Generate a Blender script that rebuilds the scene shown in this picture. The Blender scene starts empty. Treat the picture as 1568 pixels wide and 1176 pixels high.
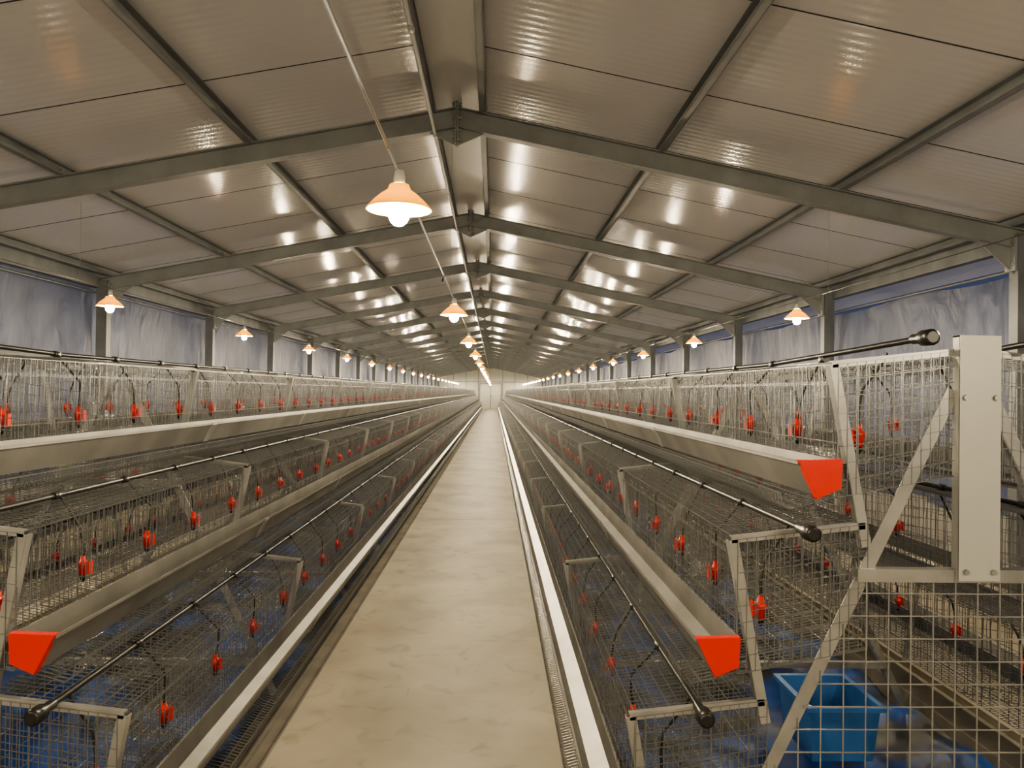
import bpy, math, random
from mathutils import Vector, Matrix
random.seed(7)
scene = bpy.context.scene
try: scene.view_settings.look='AgX - Medium High Contrast'
except Exception as e: print(e)

# ---------------------------------------------------------------- materials
def new_mat(name):
    m = bpy.data.materials.new(name); m.use_nodes = True
    nt = m.node_tree
    return m, nt, nt.nodes["Principled BSDF"]

def simple(name, col, rough=0.5, metal=0.0, noise=0.0, nscale=6.0, col2=None):
    m, nt, b = new_mat(name)
    b.inputs["Roughness"].default_value = rough
    b.inputs["Metallic"].default_value = metal
    if noise > 0 or col2:
        tc = nt.nodes.new("ShaderNodeTexCoord"); n = nt.nodes.new("ShaderNodeTexNoise")
        n.inputs["Scale"].default_value = nscale; n.inputs["Detail"].default_value = 5
        r = nt.nodes.new("ShaderNodeValToRGB")
        r.color_ramp.elements[0].position = 0.3; r.color_ramp.elements[1].position = 0.7
        if col2:
            r.color_ramp.elements[0].position = 0.44; r.color_ramp.elements[1].position = 0.58
        r.color_ramp.elements[0].color = tuple(col2)+(1,) if col2 else tuple(c*(1-noise) for c in col)+(1,)
        r.color_ramp.elements[1].color = tuple(min(1, c*(1+noise)) for c in col)+(1,)
        nt.links.new(tc.outputs["Object"], n.inputs["Vector"])
        nt.links.new(n.outputs["Fac"], r.inputs["Fac"])
        nt.links.new(r.outputs["Color"], b.inputs["Base Color"])
    else:
        b.inputs["Base Color"].default_value = tuple(col)+(1,)
    return m

M_wire  = simple("galvanised_wire", (0.23,0.235,0.24), 0.30, 0.75)
M_galv  = simple("galvanised_steel", (0.35,0.35,0.34), 0.34, 0.6, 0.18, 9)
M_trough= simple("trough_sheet_metal", (0.25,0.245,0.23), 0.42, 0.6, 0.22, 4)
M_plate = simple("painted_plate", (0.40,0.40,0.38), 0.45, 0.2, 0.05, 3)
M_red   = simple("red_plastic", (0.62,0.018,0.004), 0.35)
M_black = simple("black_plastic", (0.012,0.012,0.012), 0.35)
M_rafter= simple("primed_steel", (0.25,0.26,0.26), 0.5, 0.2, 0.15, 4)
M_eave  = simple("darkened_eave_steel", (0.16,0.17,0.18), 0.55, 0.2, 0.2, 4)  # rafter steel, colour darkened to offset the light of the side lamps
M_dark  = simple("seam_shadow_gap", (0.03,0.03,0.03), 0.8)
M_conduit=simple("conduit_pvc", (0.48,0.48,0.46), 0.4)
M_ridge = simple("ridge_flashing", (0.60,0.60,0.60), 0.4)
M_wallb = simple("end_wall_panel", (0.50,0.50,0.46), 0.6, 0, 0.04, 2)
M_blue  = simple("blue_tarpaulin", (0.014,0.07,0.29), 0.45, 0, 0.2, 2.2, (0.035,0.04,0.05))
M_tub   = simple("blue_tub_plastic", (0.04,0.14,0.38), 0.45, 0, 0.15, 8)
M_pit   = simple("pit_concrete", (0.10,0.095,0.09), 0.9, 0, 0.3, 3)
M_curb  = simple("curb_concrete", (0.17,0.155,0.13), 0.8, 0, 0.2, 5)
M_wall  = simple("side_wall_plaster", (0.35,0.34,0.33), 0.8, 0, 0.1, 3)

# floor concrete
m, nt, b = new_mat("aisle_concrete"); M_floor = m
b.inputs["Roughness"].default_value = 0.6
tc = nt.nodes.new("ShaderNodeTexCoord")
def noise(scale, det=6, dist=0.0):
    n = nt.nodes.new("ShaderNodeTexNoise"); n.inputs["Scale"].default_value = scale
    n.inputs["Detail"].default_value = det; n.inputs["Distortion"].default_value = dist
    nt.links.new(tc.outputs["Object"], n.inputs["Vector"])
    return n
n1 = noise(1.6, 8, 0.5); n2 = noise(7, 6, 0.8)
r1 = nt.nodes.new("ShaderNodeValToRGB")
r1.color_ramp.elements[0].position=0.32; r1.color_ramp.elements[0].color=(0.235,0.205,0.155,1)
r1.color_ramp.elements[1].position=0.66; r1.color_ramp.elements[1].color=(0.34,0.305,0.24,1)
nt.links.new(n1.outputs["Fac"], r1.inputs["Fac"])
r2 = nt.nodes.new("ShaderNodeValToRGB")
r2.color_ramp.elements[0].position=0.28; r2.color_ramp.elements[0].color=(0.78,0.76,0.73,1)
r2.color_ramp.elements[1].position=0.44; r2.color_ramp.elements[1].color=(1,1,1,1)
nt.links.new(n2.outputs["Fac"], r2.inputs["Fac"])
mx = nt.nodes.new("ShaderNodeMixRGB"); mx.blend_type='MULTIPLY'; mx.inputs[0].default_value=1
nt.links.new(r1.outputs["Color"], mx.inputs[1]); nt.links.new(r2.outputs["Color"], mx.inputs[2])
nt.links.new(mx.outputs["Color"], b.inputs["Base Color"])
bp = nt.nodes.new("ShaderNodeBump"); bp.inputs["Strength"].default_value=0.15; bp.inputs["Distance"].default_value=0.012
nt.links.new(n2.outputs["Fac"], bp.inputs["Height"]); nt.links.new(bp.outputs["Normal"], b.inputs["Normal"])

# ribbed glossy roof panel
m, nt, b = new_mat("ribbed_roof_panel"); M_roof = m
tc = nt.nodes.new("ShaderNodeTexCoord")
b.inputs["Roughness"].default_value=0.16
wv = nt.nodes.new("ShaderNodeTexWave"); wv.wave_type='BANDS'; wv.bands_direction='Y'
wv.inputs["Scale"].default_value=4.2; wv.inputs["Distortion"].default_value=0.0
nt.links.new(tc.outputs["Object"], wv.inputs["Vector"])
bp = nt.nodes.new("ShaderNodeBump"); bp.inputs["Strength"].default_value=0.20; bp.inputs["Distance"].default_value=0.004
nt.links.new(wv.outputs["Fac"], bp.inputs["Height"]); nt.links.new(bp.outputs["Normal"], b.inputs["Normal"])
n = noise(0.5, 4, 0.3)
r = nt.nodes.new("ShaderNodeValToRGB")
r.color_ramp.elements[0].position=0.3; r.color_ramp.elements[0].color=(0.62,0.61,0.63,1)
r.color_ramp.elements[1].position=0.7; r.color_ramp.elements[1].color=(0.70,0.69,0.71,1)
nt.links.new(n.outputs["Fac"], r.inputs["Fac"]); nt.links.new(r.outputs["Color"], b.inputs["Base Color"])

def translucent(name, col, tcol, fac, rough=0.6, wrinkle=False):
    m, nt, b = new_mat(name)
    b.inputs["Base Color"].default_value=col+(1,); b.inputs["Roughness"].default_value=rough
    t = nt.nodes.new("ShaderNodeBsdfTranslucent"); t.inputs["Color"].default_value=tcol+(1,)
    mix = nt.nodes.new("ShaderNodeMixShader"); mix.inputs[0].default_value=fac
    out = nt.nodes["Material Output"]
    nt.links.new(b.outputs[0], mix.inputs[1]); nt.links.new(t.outputs[0], mix.inputs[2])
    nt.links.new(mix.outputs[0], out.inputs["Surface"])
    if wrinkle:
        tc = nt.nodes.new("ShaderNodeTexCoord"); mp = nt.nodes.new("ShaderNodeMapping")
        mp.inputs["Scale"].default_value=(1,1.7,0.8); mp.inputs["Rotation"].default_value=(0.4,0,0)
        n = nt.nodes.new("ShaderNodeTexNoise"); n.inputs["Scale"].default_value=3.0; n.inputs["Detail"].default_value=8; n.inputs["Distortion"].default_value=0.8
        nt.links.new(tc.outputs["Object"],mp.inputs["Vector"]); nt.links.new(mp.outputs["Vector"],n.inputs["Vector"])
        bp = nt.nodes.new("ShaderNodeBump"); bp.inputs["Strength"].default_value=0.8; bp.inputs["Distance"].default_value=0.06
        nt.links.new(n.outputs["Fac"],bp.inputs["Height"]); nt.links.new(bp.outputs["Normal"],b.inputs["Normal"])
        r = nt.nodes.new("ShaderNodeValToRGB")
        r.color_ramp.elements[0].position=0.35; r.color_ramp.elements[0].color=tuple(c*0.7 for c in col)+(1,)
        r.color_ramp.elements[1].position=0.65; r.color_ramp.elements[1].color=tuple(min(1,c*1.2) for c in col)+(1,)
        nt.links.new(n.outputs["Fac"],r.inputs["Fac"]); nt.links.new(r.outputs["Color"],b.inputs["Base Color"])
    return m
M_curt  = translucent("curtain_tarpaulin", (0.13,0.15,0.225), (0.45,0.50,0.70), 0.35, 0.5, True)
M_shade = translucent("lamp_shade_plastic", (0.80,0.50,0.09), (1.0,0.68,0.13), 0.58, 0.35)

m, nt, b = new_mat("lit_bulb"); M_bulb = m
b.inputs["Base Color"].default_value=(1,1,1,1)
b.inputs["Emission Color"].default_value=(1.0,0.84,0.58,1)
b.inputs["Emission Strength"].default_value=2700

# ---------------------------------------------------------------- mesh builder
class MB:
    def __init__(s): s.v=[]; s.f=[]; s.mi=[]; s.mats=[]; s.sm=[]
    def mat(s,m):
        if m not in s.mats: s.mats.append(m)
        return s.mats.index(m)
    def face(s,idx,mi,smooth=False): s.f.append(tuple(idx)); s.mi.append(mi); s.sm.append(smooth)
    def box(s,x0,x1,y0,y1,z0,z1,m):
        i=len(s.v); mi=s.mat(m)
        s.v += [(x,y,z) for z in (z0,z1) for y in (y0,y1) for x in (x0,x1)]
        for q in ((0,2,3,1),(4,5,7,6),(0,1,5,4),(2,6,7,3),(0,4,6,2),(1,3,7,5)):
            s.face([i+k for k in q],mi)
    def tube(s,pts,r,m,n=4,caps=False,smooth=None):
        mi=s.mat(m); pts=[Vector(p) for p in pts]; base=len(s.v)
        if smooth is None: smooth = n>4
        rs = r if isinstance(r,(list,tuple)) else [r]*len(pts)
        prev=None
        for k,p in enumerate(pts):
            if k==0: d=pts[1]-p
            elif k==len(pts)-1: d=p-pts[k-1]
            else: d=pts[k+1]-pts[k-1]
            d.normalize()
            if prev is None:
                up = Vector((0,0,1)) if abs(d.z)<0.9 else Vector((1,0,0))
                a = d.cross(up).normalized()
            else:
                a = (prev - d*prev.dot(d)).normalized()
            prev=a; bb=d.cross(a)
            for j in range(n):
                t=2*math.pi*(j+0.5)/n
                q=p+(a*math.cos(t)+bb*math.sin(t))*rs[k]
                s.v.append(tuple(q))
        for k in range(len(pts)-1):
            for j in range(n):
                a0=base+k*n+j; a1=base+k*n+(j+1)%n
                s.face((a0,a1,a1+n,a0+n),mi,smooth)
        if caps:
            s.face([base+j for j in range(n)][::-1],mi)
            e=base+(len(pts)-1)*n
            s.face([e+j for j in range(n)],mi)
    def beam(s,a,b,w,h,m,up=(0,0,1)):
        a=Vector(a); b=Vector(b); d=(b-a).normalized(); up=Vector(up)
        sx=d.cross(up).normalized(); sz=sx.cross(d).normalized()
        i=len(s.v); mi=s.mat(m)
        for p in (a,b):
            for (u,v) in ((-1,-1),(1,-1),(1,1),(-1,1)):
                s.v.append(tuple(p+sx*(u*w/2)+sz*(v*h/2)))
        for q in ((0,1,2,3),(7,6,5,4),(0,4,5,1),(1,5,6,2),(2,6,7,3),(3,7,4,0)):
            s.face([i+k for k in q],mi)
    def angle(s,a,b,w,t,m,up,flip=1):
        a=Vector(a); b=Vector(b); d=(b-a).normalized(); up=Vector(up)
        sx=d.cross(up).normalized()*flip; sz=up.normalized()
        s.beam(a+sx*0,b+sx*0,w,t,m,up)
        s.beam(a+sx*(w/2)+sz*(-w/2),b+sx*(w/2)+sz*(-w/2),t,w,m,up)
    def prism_y(s,prof,y0,y1,m,closed=True,caps=True):
        i=len(s.v); mi=s.mat(m); n=len(prof)
        for y in (y0,y1):
            for (x,z) in prof: s.v.append((x,y,z))
        rng = range(n) if closed else range(n-1)
        for k in rng:
            k2=(k+1)%n
            s.face((i+k,i+k2,i+n+k2,i+n+k),mi)
        if caps and closed:
            s.face([i+k for k in range(n)][::-1],mi); s.face([i+n+k for k in range(n)],mi)
    def lathe(s,prof,c,m,n=20,smooth=True):
        i=len(s.v); mi=s.mat(m)
        for (r,z) in prof:
            for j in range(n):
                t=2*math.pi*j/n
                s.v.append((c[0]+r*math.cos(t),c[1]+r*math.sin(t),c[2]+z))
        for k in range(len(prof)-1):
            for j in range(n):
                a0=i+k*n+j; a1=i+k*n+(j+1)%n
                s.face((a0,a1,a1+n,a0+n),mi,smooth)
    def mirror_x(s,cx):
        n=len(s.v); nf=len(s.f)
        s.v += [(2*cx-x,y,z) for (x,y,z) in s.v]
        for k in range(nf):
            s.f.append(tuple(n+i for i in reversed(s.f[k]))); s.mi.append(s.mi[k]); s.sm.append(s.sm[k])
    def mesh(s,name):
        me=bpy.data.meshes.new(name); me.from_pydata(s.v,[],s.f)
        for m in s.mats: me.materials.append(m)
        me.polygons.foreach_set("material_index",s.mi)
        me.polygons.foreach_set("use_smooth",s.sm)
        me.update(); return me
    def obj(s,name,parent=None,loc=(0,0,0)):
        return add(name,s.mesh(name),parent,loc)
def add(name,data,parent=None,loc=(0,0,0)):
    o=bpy.data.objects.new(name,data); scene.collection.objects.link(o)
    o.location=loc
    if parent: o.parent=parent
    return o

# ---------------------------------------------------------------- dimensions
BAY=3.37; F1=5.70; NB=20
Y0=F1-BAY*3.2; YE=F1+BAY*18
HW=4.33; SL=0.195; ZR=3.60     # rafter-top ridge height
def zr(x): return ZR-SL*abs(x)

# ---------------------------------------------------------------- floor / pits
PITX0,PITX1=0.60,2.66
b_=MB()
b_.box(-0.60,0.60,Y0,YE,-0.12,0.0,M_floor)
b_.box(PITX1,HW+0.2,Y0,YE,-0.12,0.0,M_floor); b_.box(-HW-0.2,-PITX1,Y0,YE,-0.12,0.0,M_floor)
for sgn in (1,-1):
    x0,x1=sorted((sgn*PITX0,sgn*PITX1))
    b_.box(x0,x1,Y0,1.55,-0.12,0.0,M_floor); b_.box(x0,x1,62.9,YE,-0.12,0.0,M_floor)
    for (a,c) in ((PITX0,PITX0+0.19),(PITX1-0.19,PITX1)):
        x0,x1=sorted((sgn*a,sgn*c)); b_.box(x0,x1,1.55,62.9,-0.30,-0.035,M_curb)
y=9.0
while y<YE-2:
    b_.box(-0.60,0.60,y,y+0.012,-0.01,0.0008,M_curb); y+=5.5
b_.obj("floor")
b_=MB()
b_.box(-PITX1-0.02,PITX1+0.02,1.5,62.9,-0.34,-0.30,M_pit)
b_.obj("floor_manure_pit")

def sheet(name, xa, xb, ya, yb, nx, ny, zf, mat, parent=None):
    v=[];f=[]
    for j in range(ny+1):
        for i in range(nx+1):
            x=xa+(xb-xa)*i/nx; y=ya+(yb-ya)*j/ny
            v.append((x,y,zf(x,y,i/nx)))
    for j in range(ny):
        for i in range(nx):
            a=j*(nx+1)+i; f.append((a,a+1,a+nx+2,a+nx+1))
    me=bpy.data.meshes.new(name); me.from_pydata(v,[],f); me.materials.append(mat)
    me.polygons.foreach_set("use_smooth",[True]*len(f)); me.update()
    return add(name,me,parent)

# ---------------------------------------------------------------- walls & curtains
for sgn,nm in ((1,"right"),(-1,"left")):
    b_=MB()
    xa,xb=sorted((sgn*(HW+0.12),sgn*(HW+0.24)))
    b_.box(xa,xb,Y0,YE,-0.12,0.55,M_wall)
    b_.obj("wall_"+nm)
    top=2.50 if sgn>0 else 2.70
    v=[];f=[]; ny=800; nz=14
    for j in range(ny+1):
        y=Y0+(YE-Y0)*j/ny
        for k in range(nz+1):
            t=k/nz
            z=0.5+(top-0.5)*t
            if k==nz: z+=0.02*math.sin(y*2.7)-0.012
            amp=0.008+0.012*(1-t)
            x=HW+0.11+amp*math.sin(y*7+2*math.sin(y*1.3)+t*3.5)+0.005*math.sin(y*23+t*9)+0.05*math.sin(y*1.86)*math.sin(math.pi*t)
            v.append((sgn*x,y,z))
    for j in range(ny):
        for k in range(nz):
            a=j*(nz+1)+k; f.append((a,a+1,a+nz+2,a+nz+1))
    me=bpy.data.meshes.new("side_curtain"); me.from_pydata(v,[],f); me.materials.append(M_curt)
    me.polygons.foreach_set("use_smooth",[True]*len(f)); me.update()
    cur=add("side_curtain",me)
    b_=MB()
    zt=2.50 if sgn>0 else 2.60
    b_.tube([(sgn*(HW+0.045),Y0+.02,zt),(sgn*(HW+0.045),YE-.08,zt)],0.012,M_eave,6)
    b_.tube([(sgn*(HW+0.03),Y0+.02,1.75),(sgn*(HW+0.03),YE-.08,1.75)],0.008,M_eave,4)
    b_.obj("rail",cur)

# end walls
for y,nm in ((YE,"far_end"),(Y0,"near_end")):
    b_=MB(); t=0.1; yy0,yy1=(y,y+t) if y>0 else (y-t,y)
    mi=b_.mat(M_wallb)
    prof=[(-HW-0.24,-0.12),(HW+0.24,-0.12),(HW+0.24,zr(HW)+0.2),(0,ZR+0.2),(-HW-0.24,zr(HW)+0.2)]
    b_.prism_y(prof,yy0,yy1,M_wallb)
    if y>0:
        for x in (-3.2,-2.1,-1.05,1.05,2.1,3.2): b_.box(x-0.03,x+0.03,y-0.03,y,0,zr(x)-0.05,M_rafter)
        b_.box(-HW,HW,y-0.04,y,2.28,2.36,M_rafter)
    b_.obj("wall_"+nm)
b_=MB()
b_.box(-0.95,0.95,YE-0.08,YE-0.02,0,2.15,M_wallb)
b_.box(-0.95,-0.88,YE-0.12,YE-0.02,0,2.2,M_rafter); b_.box(0.88,0.95,YE-0.12,YE-0.02,0,2.2,M_rafter)
b_.box(-0.95,0.95,YE-0.12,YE-0.02,2.13,2.2,M_rafter); b_.box(-0.015,0.015,YE-0.1,YE-0.02,0,2.13,M_dark)
b_.box(0.05,0.08,YE-0.13,YE-0.08,1.0,1.15,M_black)
b_.obj("door_1")

# ---------------------------------------------------------------- ceiling
b_=MB(); PZ=0.085
OH=0.75
for sgn in (1,-1):
    prof=[(0,ZR+PZ),(sgn*(HW+OH),zr(HW+OH)+PZ),(sgn*(HW+OH),zr(HW+OH)+PZ+0.06),(0,ZR+PZ+0.06)]
    if sgn<0: prof=prof[::-1]
    b_.prism_y(prof,Y0-0.1,YE+0.1,M_roof)
    k=-9
    while True:
        y=F1+0.18+k*BAY/3; k+=1
        if y>YE: break
        if y<Y0: continue
        p=[(sgn*0.2,zr(0.2)+PZ-0.0015),(sgn*(HW+0.4),zr(HW+0.4)+PZ-0.0015),(sgn*(HW+0.4),zr(HW+0.4)+PZ+0.002),(sgn*0.2,zr(0.2)+PZ+0.002)]
        if sgn<0:p=p[::-1]
        b_.prism_y(p,y-0.005,y+0.005,M_dark)
b_.prism_y([(-0.17,zr(0.17)+PZ-0.012),(0.17,zr(0.17)+PZ-0.012),(0.17,zr(0.17)+PZ-0.006),(-0.17,zr(0.17)+PZ-0.006)],Y0,YE,M_ridge)
b_.obj("ceiling")

# purlins (C sections)
par=add("roof_purlins",None)
PUR=[0.21,1.55,2.90,4.20]
for i,px in enumerate(PUR):
    for sgn in (1,-1):
        b_=MB(); x=sgn*px; z=zr(px)
        w=0.045; h=0.078
        mm=M_rafter if i<3 else M_eave
        b_.box(x-0.003,x+0.003,Y0,YE-.05,z,z+h,mm)
        xo=x-sgn*w
        a,c=sorted((x,xo))
        b_.box(a,c,Y0,YE-.05,z,z+0.004,mm); b_.box(a,c,Y0,YE-.05,z+h-0.004,z+h,mm)
        b_.box(xo-0.002,xo+0.002,Y0,YE-.05,z,z+0.018,mm)
        b_.obj("purlin_%d_%s"%(i,"r" if sgn>0 else "l"),par)

# portal frames
def frame_mesh():
    b=MB(); H=0.15; W=0.09; t=0.008
    for sgn in (1,-1):
        e=HW-0.02
        for dz0,dz1,ww in ((-t,0,W),(-H,-H+t,W),(-H,0,t)):
            prof=[(0,ZR+dz0),(sgn*e,zr(e)+dz0),(sgn*e,zr(e)+dz1),(0,ZR+dz1)]
            if sgn<0: prof=prof[::-1]
            b.prism_y(prof,-ww/2,ww/2,M_rafter)
        xa,xb=sorted((sgn*(HW-0.12),sgn*(HW+0.0)))
        b.box(xa,xb,-0.05,0.05,0,zr(HW)-0.02,M_eave)
        g=[(sgn*(HW-0.12),zr(HW-0.12)-H),(sgn*(HW-0.12),zr(HW)-H-0.17),(sgn*(HW-0.40),zr(HW-0.40)-H)]
        if sgn>0:g=g[::-1]
        b.prism_y(g,-0.006,0.006,M_rafter)
        b.box(*sorted((sgn*(HW-0.13),sgn*(HW-0.15))),-0.06,0.06,zr(HW)-H-0.15,zr(HW)-0.05,M_rafter)
        for k in range(3):
            z=zr(HW)-H-0.10+k*0.06
            b.tube([(sgn*(HW-0.16),-0.04,z),(sgn*(HW-0.14),-0.04,z)],0.011,M_galv,6,True)
        for px in PUR[:-1]:
            b.box(sgn*px-0.004,sgn*px+0.004,-0.05,0.05,zr(px)-0.01,zr(px)+0.07,M_rafter)
            b.tube([(sgn*px+0.01,-0.02,zr(px)+0.04),(sgn*px+0.02,-0.02,zr(px)+0.04)],0.01,M_galv,6,True)
    b.box(-0.012,-0.002,-0.055,0.055,ZR-0.27,ZR+0.05,M_rafter); b.box(0.002,0.012,-0.055,0.055,ZR-0.27,ZR+0.05,M_rafter)
    b.prism_y([(-0.20,zr(0.2)-H),(0,ZR-H-0.13),(0.20,zr(0.2)-H),(0,ZR-H)],-0.006,0.006,M_rafter)
    for z in (-0.24,-0.17,-0.08,0.02):
        for y in (-0.035,0.035):
            b.tube([(-0.035,y,ZR+z),(0.035,y,ZR+z)],0.012,M_galv,6,True)
    return b.mesh("portal_frame")
fm=frame_mesh()
k=-3
while F1+k*BAY<YE-0.5:
    add("portal_frame",fm,None,(0,F1+k*BAY,0)); k+=1
b_=MB()
for sgn in (1,-1):
    xa,xb=sorted((sgn*(HW-0.03),sgn*(HW+0.05)))
    b_.box(xa,xb,Y0,YE-.05,2.65,zr(HW)+0.07,M_eave)
b_.obj("eave_beams")
b_=MB()
b_.tube([(-0.16,Y0+.02,3.40),(-0.16,YE-.06,3.40)],0.013,M_conduit,8)
y=F1-BAY*2.5
while y<YE-1:
    b_.tube([(-0.16,y-0.03,3.40),(-0.16,y+0.03,3.40)],0.018,M_conduit,8,True); y+=BAY/2
b_.obj("ridge_conduit_pipe")

# ---------------------------------------------------------------- pendant lamps
def lamp_mesh(dx,drop):
    b=MB()
    sh=[(0.018,0.082),(0.030,0.078),(0.036,0.062),(0.058,0.046),(0.080,0.026),(0.099,0.005),(0.102,0.0),(0.0985,0.0),(0.078,0.022),(0.056,0.042),(0.032,0.057),(0.024,0.07)]
    b.lathe(sh,(0,0,0),M_shade,28)
    b.lathe([(0.0,0.125),(0.014,0.122),(0.018,0.10),(0.018,0.05),(0.0,0.05)],(0,0,0),M_conduit,12)
    r=0.032; pr=[]
    for k in range(8):
        t=math.pi*k/7; pr.append((max(0.0005,r*math.sin(t)),-0.014+r*1.15*math.cos(t)))
    b.lathe(pr,(0,0,0),M_bulb,10)
    b.tube([(0,0,0.12),(dx*.4,0.0,0.15),(dx,0,drop)],0.004,M_rafter,6)
    return b.mesh("pendant_lamp")
LS=3.27
lamps=[(0.0,2.37-LS*2,2.055,-0.035,0.19),(2.80,6.30-LS*3,2.135,0,0.14),(-2.75,6.15-LS*3,2.135,0,0.14)]
for (x,y,z,dx,drop) in lamps:
    lm=lamp_mesh(dx,drop)
    while y<YE-1:
        add("pendant_lamp",lm,None,(x,y,z)); y+=LS
    cx=x+dx; zc=z+drop+0.003
    b_=MB()
    b_.tube([(cx,Y0+.02,zc),(cx,YE-.08,zc)],0.0055 if x==0 else 0.003,M_eave if x==0 else M_black,6)
    k=-3
    while F1+k*BAY<YE-0.5:
        yy=F1+k*BAY
        if k%3==0: b_.tube([(cx,yy,zc),(cx,yy,zr(x)-0.15)],0.0014,M_rafter,4)
        k+=1
    y=1.72-LS
    while y<YE-1 and x==0:
        b_.tube([(cx,y-0.015,zc),(cx,y+0.015,zc)],0.014,M_eave,8,True); b_.tube([(cx,y,zc),(cx-0.01,y,zc-0.04)],0.007,M_black,6,True); y+=LS*2
    b_.obj("lamp_cable")

# ---------------------------------------------------------------- poultry cages (A-frame, 3 tiers)
CX=1.62; YC=2.10; ML=1.88; NM=32; CELL=0.47
T=[(0.587,0.350),(0.862,0.835),(1.137,1.320)]
WR=0.0014
def tier(b,tx,rz,rnd):
    xf=tx+0.112
    zt=rz+0.268; zb=rz-0.10
    depth=0.36; xb=xf+depth; ztb=zt+0.045; zbb=zb+0.07
    n=64
    for i in range(n):
        y=ML*i/n+rnd.uniform(-.007,.007)
        j1=rnd.uniform(-.011,.011); j2=rnd.uniform(-.012,.012)
        b.tube([(xf-0.004,y,zt),(xf+j1*0.6,y+j1,(zt+zb)/2+.03),(xf+0.002,y+j2,zb)],WR,M_wire)
    for z in (zt,zt-0.05,zt-0.055,rz+0.05,zb+0.06): b.tube([(xf,0,z),(xf,ML,z)],WR*1.15,M_wire)
    n=70
    for i in range(n):
        y=ML*(i+.5)/n+rnd.uniform(-.002,.002)
        b.tube([(xf,y,zt+.002),(xb,y,ztb+.002)],WR,M_wire)
    for i in range(1,12):
        t=i/11; b.tube([(xf+depth*t,0,zt+(ztb-zt)*t),(xf+depth*t,ML,zt+(ztb-zt)*t)],WR,M_wire)
    for i in range(36):
        y=ML*(i+.5)/36; b.tube([(xb,y,ztb),(xb,y,zbb)],WR,M_wire)
    for z in (0.2,0.4,0.6,0.8): b.tube([(xb,0,zbb+(ztb-zbb)*z),(xb,ML,zbb+(ztb-zbb)*z)],WR,M_wire)
    xe=tx-0.035; ze=zb-0.035
    n=84
    for i in range(n):
        y=ML*(i+.5)/n
        b.tube([(xb,y,zbb),(xf,y,zb),(xe+0.02,y,ze),(xe,y,ze+0.012),(xe-0.006,y,ze+0.045)],WR*1.1,M_wire)
    for t in (0,.1,.2,.3,.4,.5,.6,.7,.8,.9,1.0):
        b.tube([(xb+(xf-xb)*t,0,zbb+(zb-zbb)*t),(xb+(xf-xb)*t,ML,zbb+(zb-zbb)*t)],WR*1.1,M_wire)
    for t in (.33,.66): b.tube([(xf+(xe-xf)*t,0,zb+(ze-zb)*t),(xf+(xe-xf)*t,ML,zb+(ze-zb)*t)],WR*1.1,M_wire)
    b.tube([(xe-0.006,0,ze+0.045),(xe-0.006,ML,ze+0.045)],WR*1.4,M_wire)
    for c in range(4):
        y=CELL*c+0.003
        for i in range(1,12):
            t=i/12; b.tube([(xf+depth*t,y,zt+(ztb-zt)*t),(xf+depth*t,y,zb+(zbb-zb)*t)],WR,M_wire)
        for k in range(10):
            t=k/9
            b.tube([(xf,y,zb+(zt-zb)*t),(xb,y,zbb+(ztb-zbb)*t)],WR,M_wire)
        yn=y+(0.02 if c else 0.05); xn=xf+0.085; zn=rz+0.055; xp=xf+0.165; zp=zt+0.036
        bend=rnd.uniform(-.02,.02)
        b.tube([(xp,yn,zp),(xp-0.01,yn+.01,zp-0.03),(xn+0.01+bend,yn+0.015,zn+0.14),(xn+bend*.5,yn+0.005,zn+0.09),(xn,yn,zn+0.035)],0.0045,M_black,6)
        b.tube([(xn,yn,zn+0.045),(xn,yn,zn+0.028),(xn,yn,zn+0.026),(xn,yn,zn+0.006),(xn,yn,zn+0.004),(xn,yn,zn-0.018)],[.009,.010,.017,.016,.012,.012],M_red,8,True)
        b.box(xn-0.024,xn+0.006,yn-0.006,yn+0.006,zn-0.004,zn+0.012,M_red)
        b.box(xn-0.026,xn-0.021,yn-0.012,yn+0.012,zn-0.012,zn+0.03,M_red)
        b.tube([(xn,yn,zn-0.018),(xn,yn,zn-0.03),(xn,yn,zn-0.04)],[.010,.009,.004],M_black,8,True)
def aframe(b,y):
    b.angle((0.69,y,-0.30),(CX-0.05,y,1.52),0.036,0.004,M_galv,(0,-1,0))
    for tx,rz in T:
        xf=tx+0.105; zt=rz+0.266; xb=xf+0.36
        zl=rz-0.235; xl=0.69+(CX-0.05-0.69)*((zl+0.30)/1.82)
        b.angle((xf-0.005,y,zt),(min(xl,xf+0.09),y,zl),0.026,0.003,M_galv,(0,-1,0))
        b.angle((xf-0.01,y,zt+0.0),(xb,y,zt+0.042),0.018,0.003,M_galv,(0,-1,0),-1)
    b.beam((1.30,y,1.01),(CX,y,1.01),0.035,0.035,M_galv,(0,1,0))
    b.beam((0.86,y,0.10),(CX,y,0.10),0.03,0.03,M_galv,(0,1,0))
variants=[]
for vi in range(3):
    rnd=random.Random(vi+3); b=MB()
    for tx,rz in T: tier(b,tx,rz,rnd)
    b.mirror_x(CX); variants.append(b.mesh("cage_wirework_%d"%vi))
b=MB(); aframe(b,0.0); b.mirror_x(CX); af=b.mesh("a_frame")

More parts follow.
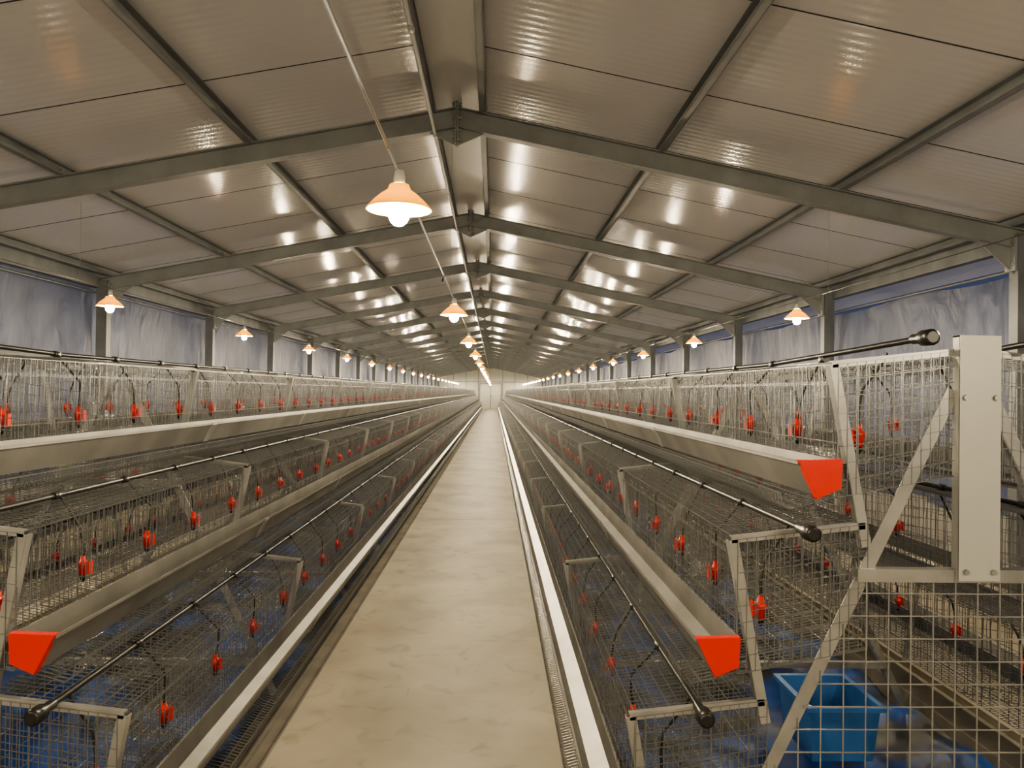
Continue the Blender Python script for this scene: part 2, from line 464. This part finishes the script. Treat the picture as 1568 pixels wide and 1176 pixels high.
def trough_prof(tx,rz):
    outer=[(tx-0.006,rz-0.008),(tx-0.006,rz),(tx,rz),(tx+0.045,rz-0.088),(tx+0.104,rz-0.066),(tx+0.108,rz+0.004),(tx+0.116,rz+0.004)]
    inner=[(tx+0.116,rz+0.001),(tx+0.111,rz+0.001),(tx+0.107,rz-0.069),(tx+0.044,rz-0.092),(tx-0.003,rz-0.003),(tx-0.003,rz-0.008)]
    return outer+inner
for sgn,rx in ((1,0),(-1,0)):
    row=add("poultry_cage_row",None)
    if sgn<0: row.scale=(-1,1,1)
    for k in range(NM):
        add("wirework_%d"%(k+1),variants[(k*2+ (sgn>0))%3],row,(0,YC+k*ML,0))
    for k in range(NM+1):
        add("a_frame_%d"%(k+1),af,row,(0,YC+k*ML-0.004,0))
    yA=YC-0.02; yB=YC+NM*ML
    b=MB()
    for ti,(tx,rz) in enumerate(T):
        b.prism_y(trough_prof(tx,rz),yA,yB,M_trough)
        for k in range(1,NM):
            y=YC+k*ML
            pr=[(tx-0.008,rz-0.01),(tx-0.008,rz+0.002),(tx+0.001,rz+0.002),(tx+0.001,rz-0.001),(tx+0.043,rz-0.095),(tx+0.040,rz-0.095)]
            b.prism_y(pr,y-0.03,y+0.03,M_galv)
        for (ye,dy) in ((yA,-0.012),(yB,0.012)):
            pr=[(tx-0.006,rz+0.004),(tx+0.114,rz+0.008),(tx+0.110,rz-0.072),(tx+0.046,rz-0.100)]
            y0,y1=sorted((ye+dy,ye-dy*1.2)); b.prism_y(pr,y0,y1,M_red)
    b.mirror_x(CX); b.obj("feed_troughs",row)
    b=MB()
    for ti,(tx,rz) in enumerate(T):
        xp=tx+0.112+0.165; zp=rz+0.268+0.035
        lift=0.035 if ti==2 else 0.0
        pts=[(xp,yB,zp),(xp,YC+1.0,zp),(xp,YC+0.3,zp+lift*.5),(xp+lift,YC-0.07,zp+lift)]
        b.tube(pts,0.009,M_black,8)
        e=Vector(pts[-1])
        b.tube([e+Vector((0,-0.045,0)),e+Vector((0,-0.04,0)),e+Vector((0,0,0)),e+Vector((0,0.005,0)),e+Vector((0,0.05,0)),e+Vector((0,0.055,0))],[0.015,0.022,0.022,0.014,0.014,0.009],M_black,12,True)
        y=YC+CELL
        while y<yB:
            b.tube([(xp,y-0.018,zp),(xp,y+0.018,zp)],0.0135,M_black,6,True); y+=CELL*1.0
    b.mirror_x(CX); b.obj("water_pipes",row)
    b=MB(); y=YC-0.03
    W=0.057; PX=CX+0.008
    b.box(PX-W,PX+W,y-0.004,y+0.0,1.0,1.67,M_plate)
    b.box(PX-W,PX-W+.004,y-0.002,y+0.03,1.0,1.67,M_plate); b.box(PX+W-.004,PX+W,y-0.002,y+0.03,1.0,1.67,M_plate)
    b.box(PX-W,PX+W,y-0.002,y+0.03,1.666,1.67,M_plate)
    for bx,bz in ((-.042,1.5),(.042,1.5),(-.038,1.025),(.038,1.025)):
        b.tube([(PX+bx,y-0.012,bz),(PX+bx,y-0.002,bz)],0.008,M_galv,6,True)
    b.obj("apex_plate",row)
    b=MB(); y=YC-0.012
    def legx(z): return 0.69+(CX-0.05-0.69)*((z+0.30)/1.82)+0.01
    z=-0.28
    while z<1.0:
        xl=legx(z); b.tube([(xl,y,z),(2*CX-xl,y,z)],0.0022,M_galv); z+=0.062
    x=legx(-0.28)
    while x<2*CX-legx(-0.28):
        d=min(x,2*CX-x); zt=min(1.0,-0.30+1.82*((d-0.70)/(CX-0.05-0.69)))
        b.tube([(x,y+0.003,-0.28),(x,y+0.003,zt)],0.0022,M_galv); x+=0.062
    b.obj("end_mesh_panel",row)
    b=MB()
    for tx,rz in T:
        xf=tx+0.112; zt=rz+0.268; zb=rz-0.10
        for yy in (YC-0.006,yB):
            for i in range(0,15):
                t=i/14; b.tube([(xf+0.36*t,yy,zb+0.07*t),(xf+0.36*t,yy,zt+0.045*t)],WR*1.1,M_wire)
            for i in range(0,9):
                t=i/8; b.tube([(xf,yy,zb+(zt-zb)*t),(xf+0.36,yy,zb+0.07+(zt-zb-0.025)*t)],WR*1.1,M_wire)
    b.mirror_x(CX); b.obj("cage_end_grids",row)
    def zf(x,y,t):
        return -0.20+0.05*math.sin(y*1.7+x*3)+0.035*math.sin(y*4.1-x*5)+0.02*math.sin(y*11+x*9)+0.06*(2*t-1)**2
    o=sheet("pit_tarpaulin",PITX0+0.2,PITX1-0.2,1.62,62.6,24,640,zf,M_blue,row)

b=MB()
def tub(b,cx,cy,z0):
    def ring(hx,hy,z): return [(cx-hx,cy-hy,z),(cx+hx,cy-hy,z),(cx+hx,cy+hy,z),(cx-hx,cy+hy,z)]
    rings=[ring(.13,.16,z0),ring(.15,.18,z0+.22),ring(.17,.20,z0+.22),ring(.17,.20,z0+.24),ring(.145,.175,z0+.24),ring(.125,.155,z0+.015)]
    i=len(b.v); mi=b.mat(M_tub)
    for r in rings: b.v+=r
    for k in range(len(rings)-1):
        for j in range(4):
            b.face((i+k*4+j,i+k*4+(j+1)%4,i+(k+1)*4+(j+1)%4,i+(k+1)*4+j),mi)
    b.face((i+3,i+2,i+1,i),mi); e=i+(len(rings)-1)*4; b.face((e,e+1,e+2,e+3),mi)
tub(b,1.80,3.40,-0.05)
b.obj("plastic_tub")

# ---------------------------------------------------------------- world (dusk)
w=bpy.data.worlds.new("dusk_sky"); scene.world=w; w.use_nodes=True
bg=w.node_tree.nodes["Background"]; bg.inputs[0].default_value=(0.14,0.18,0.34,1); bg.inputs[1].default_value=0.35

# ---------------------------------------------------------------- camera
cam=bpy.data.cameras.new("camera"); co=bpy.data.objects.new("camera",cam); scene.collection.objects.link(co)
cam.sensor_width=36; cam.lens=27; cam.clip_start=0.02; cam.clip_end=300
R=Matrix.Rotation(-math.atan(28/1200),4,'Z')@Matrix.Rotation(math.radians(90)+math.atan(12/1200),4,'X')@Matrix.Rotation(0.013,4,'Z')
co.matrix_world=Matrix.Translation((0.30,0,1.5))@R
scene.camera=co
